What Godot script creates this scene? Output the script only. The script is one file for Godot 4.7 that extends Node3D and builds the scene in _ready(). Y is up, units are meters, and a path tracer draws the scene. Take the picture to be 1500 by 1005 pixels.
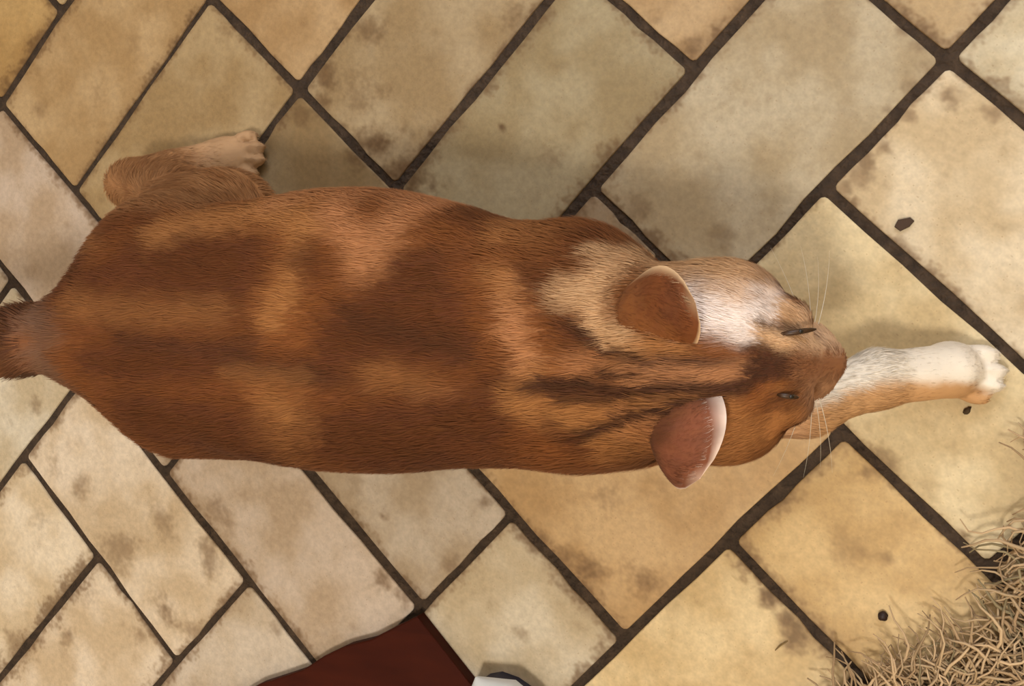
extends Node3D
# A ginger tabby cat seen from above, walking over a herringbone floor of cream clay tiles.

const GRID_O := Vector3(0.30056, 0.0, -0.18269)   # a tile corner; U and V step one tile width along the two joint directions
const GRID_U := Vector3(0.07522, 0.0, -0.07773)
const GRID_V := Vector3(0.08755, 0.0, 0.08472)
const ROOM_MIN := Vector3(-1.5, 0.0, -1.35)
const ROOM_MAX := Vector3(1.6, 2.4, 1.55)

const COAT_AND_SHADE_PATCHES := [
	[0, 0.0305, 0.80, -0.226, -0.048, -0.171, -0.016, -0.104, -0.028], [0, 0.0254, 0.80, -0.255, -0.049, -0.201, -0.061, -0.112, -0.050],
	[0, 0.0104, 0.90, -0.211, 0.011, -0.106, 0.012, -0.032, 0.014], [0, 0.0294, 0.85, -0.180, 0.038, -0.127, 0.050, -0.091, 0.058],
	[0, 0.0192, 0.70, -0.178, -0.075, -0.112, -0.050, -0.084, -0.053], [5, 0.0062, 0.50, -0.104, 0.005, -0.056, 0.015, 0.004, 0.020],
	[5, 0.0057, 0.45, -0.179, -0.003, -0.130, 0.001, -0.077, -0.003], [2, 0.0115, 0.75, -0.161, -0.072, -0.132, -0.080, -0.087, -0.085, -0.048, -0.074],
	[2, 0.0090, 0.60, -0.051, -0.074, -0.052, -0.057, -0.055, -0.032, -0.065, -0.016], [2, 0.0116, 0.35, -0.058, -0.034, -0.068, -0.022],
	[2, 0.0084, 0.40, -0.232, -0.074, -0.209, -0.064], [1, 0.0113, 0.50, -0.209, -0.057, -0.185, -0.070],
	[2, 0.0107, 0.35, -0.222, -0.027, -0.155, -0.020, -0.103, -0.022], [1, 0.0069, 0.40, -0.254, 0.027, -0.131, 0.029, -0.064, 0.025],
	[0, 0.0245, 0.90, -0.001, -0.015, 0.033, -0.023, 0.049, -0.031], [0, 0.0181, 0.90, -0.020, -0.004, 0.007, 0.000, 0.060, -0.004],
	[0, 0.0107, 0.90, 0.021, -0.043, 0.036, -0.048], [5, 0.0081, 0.50, -0.010, -0.015, 0.030, -0.008, 0.063, 0.002],
	[3, 0.0146, 0.85, -0.004, -0.051, 0.007, -0.068, 0.021, -0.081], [3, 0.0098, 0.80, -0.038, -0.083, -0.014, -0.064],
	[2, 0.0113, 0.60, -0.087, -0.086, -0.051, -0.098], [1, 0.0143, 0.80, 0.032, -0.067, 0.055, -0.076],
	[0, 0.0059, 0.60, 0.042, -0.080, 0.059, -0.069], [2, 0.0106, 0.60, 0.074, -0.067, 0.102, -0.062],
	[1, 0.0118, 0.70, 0.066, -0.042, 0.079, -0.023], [0, 0.0097, 0.70, -0.050, -0.053, -0.034, -0.044],
	[2, 0.0099, 0.40, 0.005, 0.016, 0.026, 0.019, 0.042, 0.023], [2, 0.0063, 0.35, -0.097, 0.016, -0.042, 0.019],
	[3, 0.0048, 0.30, 0.028, 0.027, 0.080, 0.024], [5, 0.0172, 0.70, -0.029, 0.055, 0.016, 0.057, 0.064, 0.047],
	[0, 0.0214, 0.80, -0.049, 0.056, 0.013, 0.044, 0.076, 0.038], [0, 0.0118, 0.80, 0.090, 0.018, 0.070, 0.030],
	[2, 0.0157, 0.40, -0.057, 0.043, -0.078, 0.062], [2, 0.0091, 0.40, -0.076, 0.030, -0.060, 0.038],
	[1, 0.0100, 0.60, 0.049, 0.061, 0.090, 0.063], [3, 0.0092, 0.85, 0.090, -0.032, 0.094, -0.012, 0.104, 0.007],
	[2, 0.0070, 0.60, 0.078, -0.042, 0.093, -0.030], [2, 0.0092, 0.60, 0.107, 0.016, 0.092, 0.028],
	[0, 0.0083, 0.75, 0.100, -0.042, 0.117, -0.022, 0.131, -0.004], [0, 0.0118, 0.50, 0.115, -0.050, 0.122, -0.058],
	[1, 0.0120, 0.60, 0.091, -0.054, 0.109, -0.062], [4, 0.0098, 0.95, 0.122, -0.030, 0.136, -0.034, 0.146, -0.043],
	[4, 0.0087, 0.90, 0.138, -0.026, 0.147, -0.012, 0.166, -0.003], [4, 0.0053, 0.80, 0.128, -0.052, 0.156, -0.047],
	[3, 0.0079, 0.60, 0.131, 0.008, 0.162, 0.011], [2, 0.0069, 0.70, 0.158, 0.002, 0.190, -0.001],
	[2, 0.0099, 0.75, 0.132, 0.040, 0.102, 0.033], [2, 0.0104, 0.70, 0.139, 0.051, 0.161, 0.046],
	[2, 0.0079, 0.70, 0.122, 0.034, 0.168, 0.027, 0.199, 0.016], [3, 0.0092, 0.60, 0.158, 0.038, 0.182, 0.037],
	[5, 0.0028, 1.00, 0.128, -0.012, 0.150, 0.001, 0.178, 0.005, 0.211, 0.005, 0.235, 0.004], [5, 0.0031, 1.00, 0.146, 0.011, 0.185, 0.010, 0.214, 0.009, 0.238, 0.008],
	[5, 0.0039, 1.00, 0.102, 0.020, 0.126, 0.018, 0.157, 0.021, 0.193, 0.018, 0.217, 0.013, 0.235, 0.009], [5, 0.0033, 0.80, 0.117, 0.025, 0.144, 0.026, 0.169, 0.023],
	[5, 0.0032, 1.00, 0.121, 0.049, 0.150, 0.039, 0.184, 0.029, 0.201, 0.024, 0.216, 0.018], [0, 0.0062, 0.70, 0.112, 0.041, 0.127, 0.053],
	[5, 0.0028, 0.80, 0.182, 0.037, 0.195, 0.030, 0.204, 0.026], [3, 0.0021, 0.70, 0.158, 0.008, 0.202, 0.008, 0.217, 0.006],
	[3, 0.0024, 0.70, 0.162, 0.015, 0.196, 0.013, 0.214, 0.011], [6, 0.0126, 1.00, 0.193, -0.025, 0.208, -0.026, 0.217, -0.020],
	[6, 0.0083, 0.80, 0.201, -0.015, 0.215, -0.013], [4, 0.0123, 0.85, 0.176, -0.047, 0.195, -0.044, 0.211, -0.037],
	[4, 0.0070, 0.80, 0.228, -0.008, 0.239, -0.004], [6, 0.0035, 0.80, 0.223, -0.012, 0.232, -0.008],
	[5, 0.0031, 0.80, 0.219, -0.003, 0.232, 0.002, 0.238, 0.006], [1, 0.0063, 0.60, 0.241, 0.011, 0.242, 0.021],
	[2, 0.0106, 0.60, 0.212, 0.034, 0.222, 0.039], [2, 0.0093, 0.60, 0.203, 0.053, 0.212, 0.046],
	[2, 0.0085, 0.50, 0.234, 0.024, 0.235, 0.032], [0, 0.0042, 0.60, 0.228, 0.025, 0.233, 0.025],
	[3, 0.0084, 0.60, -0.085, -0.090, -0.053, -0.100, -0.021, -0.094], [3, 0.0079, 0.70, -0.002, -0.093, 0.032, -0.090],
	[0, 0.0168, 0.60, -0.175, 0.048, -0.087, 0.067], [0, 0.0112, 0.60, -0.017, 0.068, 0.075, 0.060],  # dark strokes that paint shade into the coat along the lower flank
	[4, 0.0056, 0.90, 0.225, -0.008, 0.235, -0.006, 0.244, -0.003], [4, 0.0044, 0.80, 0.231, -0.021, 0.240, -0.013],
	[5, 0.0021, 0.95, 0.223, -0.012, 0.231, -0.011, 0.244, -0.007], [5, 0.0017, 0.80, 0.228, 0.022, 0.235, 0.022],
	[1, 0.0049, 0.70, 0.242, 0.006, 0.247, 0.012], [0, 0.0035, 0.60, 0.238, 0.017, 0.241, 0.025],
	[7, 0.0119, 0.70, -0.263, -0.030, -0.239, -0.007, -0.260, 0.027], [7, 0.0086, 0.60, -0.250, 0.007, -0.232, 0.040],
	[7, 0.0096, 0.60, -0.270, -0.011, -0.244, -0.016],
]
const STAINS := [
	[-2.29, -2.86, 0.141, 0.50], [-2.70, -2.62, 0.171, 0.30], [-2.88, -2.32, 0.191, 0.80], [-2.82, -2.00, 0.218, 0.90], [-1.52, -2.09, 0.126, 0.60],
	[-2.79, -2.93, 0.141, 0.60], [-2.13, -1.70, 0.030, 0.80], [-2.05, -1.30, 0.098, 0.25], [-0.86, -1.11, 0.097, 0.50], [-0.93, -1.38, 0.063, 0.30],
	[-0.24, -0.01, 0.091, 0.35], [-0.16, 0.13, 0.096, 0.55], [-0.59, 0.09, 0.062, 0.60], [0.04, 0.40, 0.071, 0.50], [-0.82, 0.08, 0.071, 0.40],
	[-0.53, -1.02, 0.085, 0.30], [-3.84, 0.60, 0.133, 0.70], [-3.62, 0.82, 0.138, 0.60], [-3.42, 0.36, 0.113, 0.35], [-3.96, 0.40, 0.108, 0.60],
	[-3.99, 0.67, 0.096, 0.50], [-4.54, 0.56, 0.066, 0.40], [-1.97, 1.24, 0.116, 0.50], [-2.37, 1.64, 0.054, 0.40], [-2.53, 1.46, 0.120, 0.20],
	[-3.05, 1.36, 0.118, 0.80], [-3.11, 1.61, 0.116, 0.70], [-4.09, -0.18, 0.072, 0.45], [-4.77, -0.60, 0.050, 0.60], [-4.61, -0.05, 0.074, 0.35],
	[-5.10, -0.31, 0.079, 0.60], [-5.07, -0.12, 0.100, 0.60], [-5.79, -1.52, 0.116, 0.40], [-6.19, -1.30, 0.130, 0.40], [-6.82, -2.71, 0.134, 0.40],
	[-6.68, -2.48, 0.131, 0.35], [-6.27, -1.81, 0.135, 0.30], [-6.78, -1.89, 0.169, 0.35], [-6.80, -1.33, 0.136, 0.60], [-6.68, -1.05, 0.093, 0.40],
	[-6.12, -1.41, 0.117, 0.40], [-7.71, -1.78, 0.089, 0.45], [-7.30, -1.87, 0.131, 0.30], [-7.12, -1.34, 0.076, 0.40], [-8.23, -2.03, 0.140, 0.50],
	[-7.23, -2.55, 0.106, 0.25], [-6.08, -0.61, 0.062, 0.40], [-6.61, -3.16, 0.083, 0.40], [-6.89, -3.26, 0.054, 0.50], [-3.11, -3.76, 0.115, 0.35],
	[-4.76, -4.68, 0.105, 0.30], [-4.28, -4.32, 0.100, 0.25], [-1.02, 0.13, 0.071, 0.35], [-4.01, -5.13, 0.104, 0.80], [-2.50, -2.00, 0.085, 0.35],
	[-1.63, -0.23, 0.095, 0.30], [-1.88, -0.73, 0.092, 0.35], [-3.13, -2.87, 0.084, 0.40], [0.00, 0.03, 0.052, 0.50], [-2.94, -2.81, 0.082, 0.60],
	[-2.95, -2.58, 0.081, 0.60], [-2.98, -2.34, 0.091, 0.70], [-2.98, -2.13, 0.100, 0.80], [-2.45, -3.01, 0.092, 0.50], [-2.74, -3.01, 0.094, 0.60],
	[-2.91, -2.94, 0.083, 0.60], [-2.62, -1.96, 0.075, 0.50], [-2.33, -1.95, 0.063, 0.40], [-0.93, 0.08, 0.055, 0.50], [-0.73, 0.06, 0.055, 0.50],
	[-0.38, 0.06, 0.053, 0.40], [-0.16, 0.01, 0.060, 0.50], [-0.04, -0.16, 0.053, 0.40], [-0.04, -0.28, 0.046, 0.35], [-0.11, -0.04, 0.052, 0.40],
	[-0.43, -0.04, 0.046, 0.35], [-0.00, 0.19, 0.051, 0.40], [-0.06, 0.38, 0.050, 0.40], [-0.80, -1.05, 0.061, 0.50], [-1.01, -1.09, 0.053, 0.40],
	[-3.98, 0.60, 0.087, 0.50], [-3.95, 0.24, 0.069, 0.50], [-4.00, 0.53, 0.078, 0.50], [-3.01, 1.24, 0.068, 0.60], [-3.08, 1.51, 0.075, 0.70],
]
var rng := RandomNumberGenerator.new()
var used_names := {}


func _ready() -> void:
	rng.seed = 11
	# ---- camera, sky, lights, exposure
	var cam := Camera3D.new()
	cam.name = "camera"
	cam.fov = 34.709
	cam.near = 0.02
	cam.far = 20.0
	add_child(cam)
	cam.transform = Transform3D(Basis(Vector3(0.9212, -0.00568, 0.38905), Vector3(-0.38909, -0.01345, 0.9211), Vector3(0.0, -0.99989, -0.0146)).transposed().orthonormalized(), Vector3(0.31804, 0.75298, -0.01194))
	cam.current = true
	var env := Environment.new()
	var sky_mat := ProceduralSkyMaterial.new()
	sky_mat.sky_top_color = Color(0.62, 0.72, 0.86)
	sky_mat.sky_horizon_color = Color(0.86, 0.88, 0.9)
	sky_mat.ground_bottom_color = Color(0.4, 0.38, 0.34)
	sky_mat.ground_horizon_color = Color(0.6, 0.58, 0.55)
	var sky := Sky.new()
	sky.sky_material = sky_mat
	env.background_mode = Environment.BG_SKY
	env.sky = sky
	env.background_energy_multiplier = 1.0
	env.tonemap_mode = Environment.TONE_MAPPER_LINEAR
	env.tonemap_exposure = 1.0
	env.sdfgi_enabled = true
	env.ssao_enabled = true
	env.ssil_enabled = true
	var we := WorldEnvironment.new()
	we.name = "world_environment"
	we.environment = env
	add_child(we)
	area_light("window_daylight", Vector3(0.55, 1.45, ROOM_MIN.z + 0.04), Vector3(0.55, 0.9, 2.0), Vector2(1.3, 1.2), Color(0.95, 0.97, 1.0), 2.4)
	ceiling_lamp(Vector3(0.35, ROOM_MAX.y, 0.75), Color(1.0, 0.965, 0.905), 3.25)

	build_room()
	build_tiles()
	build_cat()
	build_rug()
	build_board()
	build_shoe()
	build_crumbs()


# ---------------------------------------------------------------- helpers
func numbered(called: String, parent: Node) -> String:
	var key := str(parent.get_instance_id()) + called
	var k: int = used_names.get(key, 0)
	used_names[key] = k + 1
	return called if k == 0 else "%s_%03d" % [called, k]


func put(called: String, mesh: Mesh, mat: Material, parent: Node = self) -> MeshInstance3D:
	var o := MeshInstance3D.new()
	o.name = numbered(called, parent)
	o.mesh = mesh
	o.material_override = mat
	parent.add_child(o, true)
	return o


func tag(o: Node, label: String, category: String, group := "", kind := "") -> void:
	o.set_meta("label", label)
	o.set_meta("category", category)
	if group:
		o.set_meta("group", group)
	if kind:
		o.set_meta("kind", kind)


func structure(o: Node, label := "") -> Node:
	o.set_meta("kind", "structure")
	if label:
		o.set_meta("label", label)
	return o


func plain_mat(c: Color, rough := 0.7) -> StandardMaterial3D:
	var m := StandardMaterial3D.new()
	m.albedo_color = c
	m.roughness = rough
	return m


func vertex_mat(rough: float) -> StandardMaterial3D:
	var m := StandardMaterial3D.new()
	m.vertex_color_use_as_albedo = true
	m.roughness = rough
	return m


func lin(r: float, g: float, b: float) -> Color:   # 0-255 sRGB to a linear vertex colour
	return Color(r / 255.0, g / 255.0, b / 255.0).srgb_to_linear()


func area_light(called: String, at: Vector3, towards: Vector3, size: Vector2, col: Color, energy: float) -> void:
	var l := AreaLight3D.new()
	l.name = called
	l.area_size = size
	l.light_color = col
	l.light_energy = energy
	l.area_range = 12.0
	l.shadow_enabled = true
	add_child(l)
	var up := Vector3.UP if absf((towards - at).normalized().y) < 0.95 else Vector3.FORWARD
	l.look_at_from_position(at, towards, up)


func noise(seed_: int, freq: float, octaves := 3) -> FastNoiseLite:
	var n := FastNoiseLite.new()
	n.seed = seed_
	n.frequency = freq
	n.noise_type = FastNoiseLite.TYPE_SIMPLEX_SMOOTH
	n.fractal_type = FastNoiseLite.FRACTAL_FBM
	n.fractal_octaves = octaves
	return n


func box_mesh(size: Vector3) -> BoxMesh:
	var b := BoxMesh.new()
	b.size = size
	return b


# prism with eased edges: an outline in the xz plane from y0 to y1
func eased_prism(outline: PackedVector2Array, y0: float, y1: float, ease_: float) -> ArrayMesh:
	var st := SurfaceTool.new()
	st.begin(Mesh.PRIMITIVE_TRIANGLES)
	var c := Vector2.ZERO
	for p in outline:
		c += p
	c /= outline.size()
	var rings := [[y0, 0.0], [y1 - ease_, 0.0], [y1 - ease_ * 0.3, ease_ * 0.3], [y1, ease_]]
	var inset := []
	for r in rings:
		var ring := PackedVector3Array()
		var n := outline.size()
		for i in n:
			var a := outline[(i + n - 1) % n]
			var b := outline[i]
			var d := outline[(i + 1) % n]
			var t1 := (b - a).normalized()
			var t2 := (d - b).normalized()
			var nn := (Vector2(t1.y, -t1.x) + Vector2(t2.y, -t2.x)).normalized()
			if nn.dot(b - c) > 0.0:
				nn = -nn
			var q: Vector2 = b + nn * float(r[1])
			ring.append(Vector3(q.x, r[0], q.y))
		inset.append(ring)
	var m := outline.size()
	for k in rings.size() - 1:
		var ra: PackedVector3Array = inset[k]
		var rb: PackedVector3Array = inset[k + 1]
		for i in m:
			var j := (i + 1) % m
			out_tri(st, ra[i], ra[j], rb[j], Vector3(c.x, y0, c.y))
			out_tri(st, ra[i], rb[j], rb[i], Vector3(c.x, y0, c.y))
	var topr: PackedVector3Array = inset[rings.size() - 1]
	for i in m:
		out_tri(st, topr[i], topr[(i + 1) % m], Vector3(c.x, y1, c.y), Vector3(c.x, y0 - 1.0, c.y))
	st.generate_normals()
	return st.commit()


# adds a flat triangle that faces away from `inside`
func out_tri(st: SurfaceTool, a: Vector3, b: Vector3, c: Vector3, inside: Vector3) -> void:
	st.set_smooth_group(-1)
	var n := (b - a).cross(c - a)
	var away := n.dot((a + b + c) / 3.0 - inside) > 0.0
	for p in ([a, c, b] if away else [a, b, c]):   # clockwise faces front
		st.set_uv(Vector2(p.x, p.z))
		st.add_vertex(p)


# tube along points with a radius each
func tube(st: SurfaceTool, pts: PackedVector3Array, radii: PackedFloat32Array, sides := 5, col := Color.WHITE) -> void:
	st.set_smooth_group(0)
	var rings := []
	for i in pts.size():
		var t := (pts[mini(i + 1, pts.size() - 1)] - pts[maxi(i - 1, 0)]).normalized()
		var s := t.cross(Vector3.UP if absf(t.y) < 0.9 else Vector3.RIGHT).normalized()
		var u := s.cross(t)
		var ring := PackedVector3Array()
		for k in sides:
			var a := TAU * k / sides
			ring.append(pts[i] + (s * cos(a) + u * sin(a)) * radii[i])
		rings.append(ring)
	st.set_color(col)
	for i in pts.size() - 1:
		for k in sides:
			var j := (k + 1) % sides
			for v in [rings[i][k], rings[i][j], rings[i + 1][j], rings[i][k], rings[i + 1][j], rings[i + 1][k]]:
				st.add_vertex(v)


# ---------------------------------------------------------------- room
func build_room() -> void:
	var a := ROOM_MIN
	var b := ROOM_MAX
	var mid := (a + b) / 2.0
	var plaster := plain_mat(Color(0.86, 0.81, 0.72), 0.9)
	var pn := NoiseTexture2D.new()
	pn.width = 256
	pn.height = 256
	pn.seamless = true
	pn.noise = noise(5, 0.03)
	pn.as_normal_map = true
	pn.bump_strength = 2.0
	plaster.normal_enabled = true
	plaster.normal_texture = pn
	plaster.normal_scale = 0.3
	plaster.uv1_triplanar = true
	plaster.uv1_scale = Vector3(3, 3, 3)
	var t := 0.12
	var w := put("wall_left", box_mesh(Vector3(t, b.y, b.z - a.z + 2 * t)), plaster)
	w.position = Vector3(a.x - t / 2, b.y / 2, mid.z)
	structure(w, "plain cream plaster wall beyond the cat's tail")
	w = put("wall_right", box_mesh(Vector3(t, b.y, b.z - a.z + 2 * t)), plaster)
	w.position = Vector3(b.x + t / 2, b.y / 2, mid.z)
	structure(w, "plain cream plaster wall ahead of the cat")
	w = put("wall_front", box_mesh(Vector3(b.x - a.x, b.y, t)), plaster)
	w.position = Vector3(mid.x, b.y / 2, b.z + t / 2)
	structure(w, "plain cream plaster wall opposite the window")
	# the wall with the window opening, in one piece
	var wx0 := -0.1
	var wx1 := 1.2
	var wy0 := 0.85
	var wy1 := 2.05
	var st := SurfaceTool.new()
	st.begin(Mesh.PRIMITIVE_TRIANGLES)
	for r in [[a.x, wx0, 0.0, b.y], [wx1, b.x, 0.0, b.y], [wx0, wx1, 0.0, wy0], [wx0, wx1, wy1, b.y]]:
		st.append_from(box_mesh(Vector3(r[1] - r[0], r[3] - r[2], t)), 0, Transform3D(Basis(), Vector3((r[0] + r[1]) / 2, (r[2] + r[3]) / 2, a.z - t / 2)))
	structure(put("wall_back", st.commit(), plaster), "cream plaster wall with a window opening")
	var wood := plain_mat(Color(0.85, 0.83, 0.78), 0.5)
	var win := Node3D.new()
	win.name = "window_1"
	add_child(win)
	structure(win, "white framed window lighting the floor from the side")
	st = SurfaceTool.new()
	st.begin(Mesh.PRIMITIVE_TRIANGLES)
	var wc := Vector3((wx0 + wx1) / 2, (wy0 + wy1) / 2, a.z - 0.07)
	for r in [[0.0, (wy1 - wy0) / 2 - 0.025, wx1 - wx0, 0.05], [0.0, -(wy1 - wy0) / 2 + 0.025, wx1 - wx0, 0.05], [-(wx1 - wx0) / 2 + 0.025, 0.0, 0.05, wy1 - wy0 - 0.1], [(wx1 - wx0) / 2 - 0.025, 0.0, 0.05, wy1 - wy0 - 0.1], [0.0, 0.0, 0.05, wy1 - wy0 - 0.1]]:
		st.append_from(box_mesh(Vector3(r[2], r[3], 0.05)), 0, Transform3D(Basis(), wc + Vector3(r[0], r[1], 0)))
	put("window_frame", st.commit(), wood, win)
	var glass := plain_mat(Color(1, 1, 1, 0.06), 0.05)
	glass.transparency = BaseMaterial3D.TRANSPARENCY_ALPHA
	for s in [-1, 1]:
		var p := put("pane", box_mesh(Vector3((wx1 - wx0) / 2 - 0.075, wy1 - wy0 - 0.1, 0.006)), glass, win)
		p.position = wc + Vector3(s * ((wx1 - wx0) / 4 - 0.0125), 0, 0)
	var ceil := put("ceiling", box_mesh(Vector3(b.x - a.x + 2 * t, t, b.z - a.z + 2 * t)), plain_mat(Color(0.88, 0.85, 0.79), 0.95))
	ceil.position = Vector3(mid.x, b.y + t / 2, mid.z)
	structure(ceil, "off-white flat ceiling")


func ceiling_lamp(at: Vector3, col: Color, energy: float) -> void:
	var lamp := Node3D.new()
	lamp.name = "ceiling_lamp"
	lamp.position = at
	add_child(lamp)
	tag(lamp, "round warm ceiling lamp with a glowing flat diffuser", "lamp")
	var rim := CylinderMesh.new()
	rim.top_radius = 0.19
	rim.bottom_radius = 0.2
	rim.height = 0.05
	put("lamp_rim", rim, plain_mat(Color(0.8, 0.78, 0.74), 0.4), lamp).position.y = -0.025
	var glow := StandardMaterial3D.new()
	glow.albedo_color = Color(0.9, 0.88, 0.82)
	glow.emission_enabled = true
	glow.emission = col
	glow.emission_energy_multiplier = 1.5
	var dif := CylinderMesh.new()
	dif.top_radius = 0.18
	dif.bottom_radius = 0.17
	dif.height = 0.02
	put("lamp_diffuser", dif, glow, lamp).position.y = -0.06
	area_light("ceiling_lamp_light", at + Vector3(0, -0.085, 0), at + Vector3(0, -2, 0), Vector2(0.32, 0.32), col, energy)


# ---------------------------------------------------------------- floor tiles
func grid(u: float, v: float) -> Vector3:
	return GRID_O + GRID_U * u + GRID_V * v


# tiles that the picture shows: [u, v, runs along v (1) or along u (0) or is a cut one (3, 4), R, G, B of the clay with part of the floor's light gradient painted in]
const SHOWN_TILES := [
	[-5, -5, 0, 174, 148, 112], [-5, -4, 0, 162, 140, 106], [-3, -3, 0, 160, 141, 112], [-3, -2, 0, 154, 140, 112], [-2, -1, 0, 172, 158, 134], [-1, -2, 0, 176, 150, 116],
	[-1, 0, 1, 202, 186, 160], [-2, 0, 1, 202, 184, 148], [0, -1, 0, 190, 170, 140], [0, 0, 1, 196, 186, 164],
	[-3, 1, 1, 196, 168, 122], [-5, 1, 0, 208, 186, 146], [-4, -0.4, 3, 188, 158, 118], [-4, -1, 4, 152, 134, 112], [-6, 0, 0, 196, 184, 164],
	[-5, -2, 1, 176, 162, 146], [-6, -2, 1, 188, 172, 158], [-7, -3, 1, 206, 190, 170], [-8, -1, 0, 190, 176, 160], [-9, -2, 0, 208, 192, 172], [-9, -3, 0, 214, 200, 180],
	[-8, -4, 0, 198, 187, 168], [-6, -5, 1, 184, 166, 150], [-4, -3, 1, 142, 122, 92], [-3, -5, 1, 172, 144, 108], [-5, -7, 1, 174, 144, 98],
	[-6, -3, 0, 170, 152, 132], [-8, -5, 0, 188, 172, 152], [-2, 2, 1, 206, 186, 146], [1, 0, 1, 190, 178, 156], [-3, 3, 1, 200, 178, 136], [-4, 3, 1, 204, 178, 134],
	[-6, 1, 1, 196, 178, 144], [-7, 0, 1, 190, 172, 148], [-2, -4, 0, 164, 140, 106], [1, -3, 1, 180, 158, 128],
	[-10, -2, 1, 204, 186, 160], [-11, -3, 0, 206, 188, 160], [-10, -4, 0, 198, 184, 160],
]


func build_tiles() -> void:
	var floor_root := Node3D.new()
	floor_root.name = "floor"
	add_child(floor_root)
	structure(floor_root, "herringbone floor of cream and tan clay tiles with dark recessed joints")
	# the bed of grout
	var gm := StandardMaterial3D.new()
	gm.roughness = 0.9
	var gt := NoiseTexture2D.new()
	gt.width = 512
	gt.height = 512
	gt.seamless = true
	gt.noise = noise(21, 0.03, 4)
	var ramp := Gradient.new()
	ramp.set_color(0, Color8(42, 30, 20))
	ramp.set_color(1, Color8(74, 58, 44))
	gt.color_ramp = ramp
	gm.albedo_texture = gt
	var gn := NoiseTexture2D.new()
	gn.width = 512
	gn.height = 512
	gn.seamless = true
	gn.noise = noise(22, 0.06, 4)
	gn.as_normal_map = true
	gn.bump_strength = 6.0
	gm.normal_enabled = true
	gm.normal_texture = gn
	gm.uv1_triplanar = true
	gm.uv1_world_triplanar = true
	gm.uv1_scale = Vector3(4, 4, 4)
	var bed := put("grout", box_mesh(Vector3(ROOM_MAX.x - ROOM_MIN.x + 0.24, 0.1, ROOM_MAX.z - ROOM_MIN.z + 0.24)), gm, floor_root)
	bed.position = Vector3((ROOM_MIN.x + ROOM_MAX.x) / 2, -0.05 - 0.0028, (ROOM_MIN.z + ROOM_MAX.z) / 2)

	var tn := NoiseTexture2D.new()
	tn.width = 512
	tn.height = 512
	tn.seamless = true
	tn.noise = noise(31, 0.012, 5)
	tn.as_normal_map = true
	tn.bump_strength = 5.0
	# shared fields for the clay colour
	var fields := []
	for f in [[41, 0.0085, 3], [42, 0.022, 4], [43, 0.11, 2], [44, 0.3, 1]]:
		var n := noise(f[0], f[1], f[2])
		var im := n.get_seamless_image(512, 512, false, false, 0.1, true)
		im.convert(Image.FORMAT_L8)
		fields.append(im.get_data())
	var taken := {}
	var shared := []
	for k in 6:
		var c: Array = [[190, 170, 138], [202, 186, 160], [176, 154, 120], [168, 142, 100], [196, 172, 126], [182, 166, 144]][k]
		shared.append(tile_mat(Vector2(90 + k * 3, 40), Vector2(2, 1), Color8(c[0], c[1], c[2]), fields, tn, false))
	for t in SHOWN_TILES:
		var size := Vector2(1, 2) if t[2] == 1 else Vector2(2, 1.4) if t[2] == 3 else Vector2(2, 0.6) if t[2] == 4 else Vector2(2, 1)
		var clash := false
		for i in size.x:
			for j in maxi(int(size.y), 1):
				clash = clash or taken.has(Vector2i(t[0] + i, ceili(t[1]) + j))
		if clash:
			print("tile clash ", t)
			continue
		for i in size.x:
			for j in maxi(int(size.y), 1):
				taken[Vector2i(t[0] + i, ceili(t[1]) + j)] = true
		add_tile(floor_root, t[0], t[1], size, tile_mat(Vector2(t[0], t[1]), size, Color8(t[3], t[4], t[5]), fields, tn, true))
	# the same floor outside the picture: single tiles close by, joined ones further off
	var far_st := SurfaceTool.new()
	far_st.begin(Mesh.PRIMITIVE_TRIANGLES)
	for v in range(-22, 24):
		for u in range(-24, 24):
			if taken.has(Vector2i(u, v)):
				continue
			var c := grid(u + 0.5, v + 0.5)
			if c.x < ROOM_MIN.x - 0.05 or c.x > ROOM_MAX.x + 0.05 or c.z < ROOM_MIN.z - 0.05 or c.z > ROOM_MAX.z + 0.05:
				continue
			var size := Vector2(1, 1)
			var odd := posmod(u + v, 4) < 2
			if odd and not taken.has(Vector2i(u + 1, v)):
				size = Vector2(2, 1)
			elif not taken.has(Vector2i(u, v + 1)):
				size = Vector2(1, 2)
			elif not taken.has(Vector2i(u + 1, v)):
				size = Vector2(2, 1)
			for i in size.x:
				for j in size.y:
					taken[Vector2i(u + i, v + j)] = true
			if c.x > -0.95 and c.x < 0.75 and c.z > -0.65 and c.z < 0.68:
				add_tile(floor_root, u, v, size, shared[rng.randi() % 6])
			else:
				far_st.append_from(tile_mesh(size, 20, u * 31 + v), 0, tile_place(u, v, size))
	var far := put("outlying_tiles", far_st.commit(), shared[0], floor_root)
	far.set_meta("kind", "stuff")


func tile_place(u: float, v: float, size: Vector2) -> Transform3D:
	var c := grid(u + size.x / 2.0, v + size.y / 2.0)
	return Transform3D(Basis(GRID_U.normalized(), Vector3.UP, GRID_V.normalized()), c)


func add_tile(parent: Node, u: float, v: float, size: Vector2, mat: Material) -> void:
	var o := put("tile", tile_mesh(size, 40, int(u) * 31 + int(v) * 7), mat, parent)
	o.transform = tile_place(u, v, size)
	o.rotate_object_local(Vector3.RIGHT, rng.randf_range(-0.004, 0.004))
	o.rotate_object_local(Vector3.BACK, rng.randf_range(-0.003, 0.003))
	o.position.y -= 0.0003 + rng.randf() * 0.0004


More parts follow.
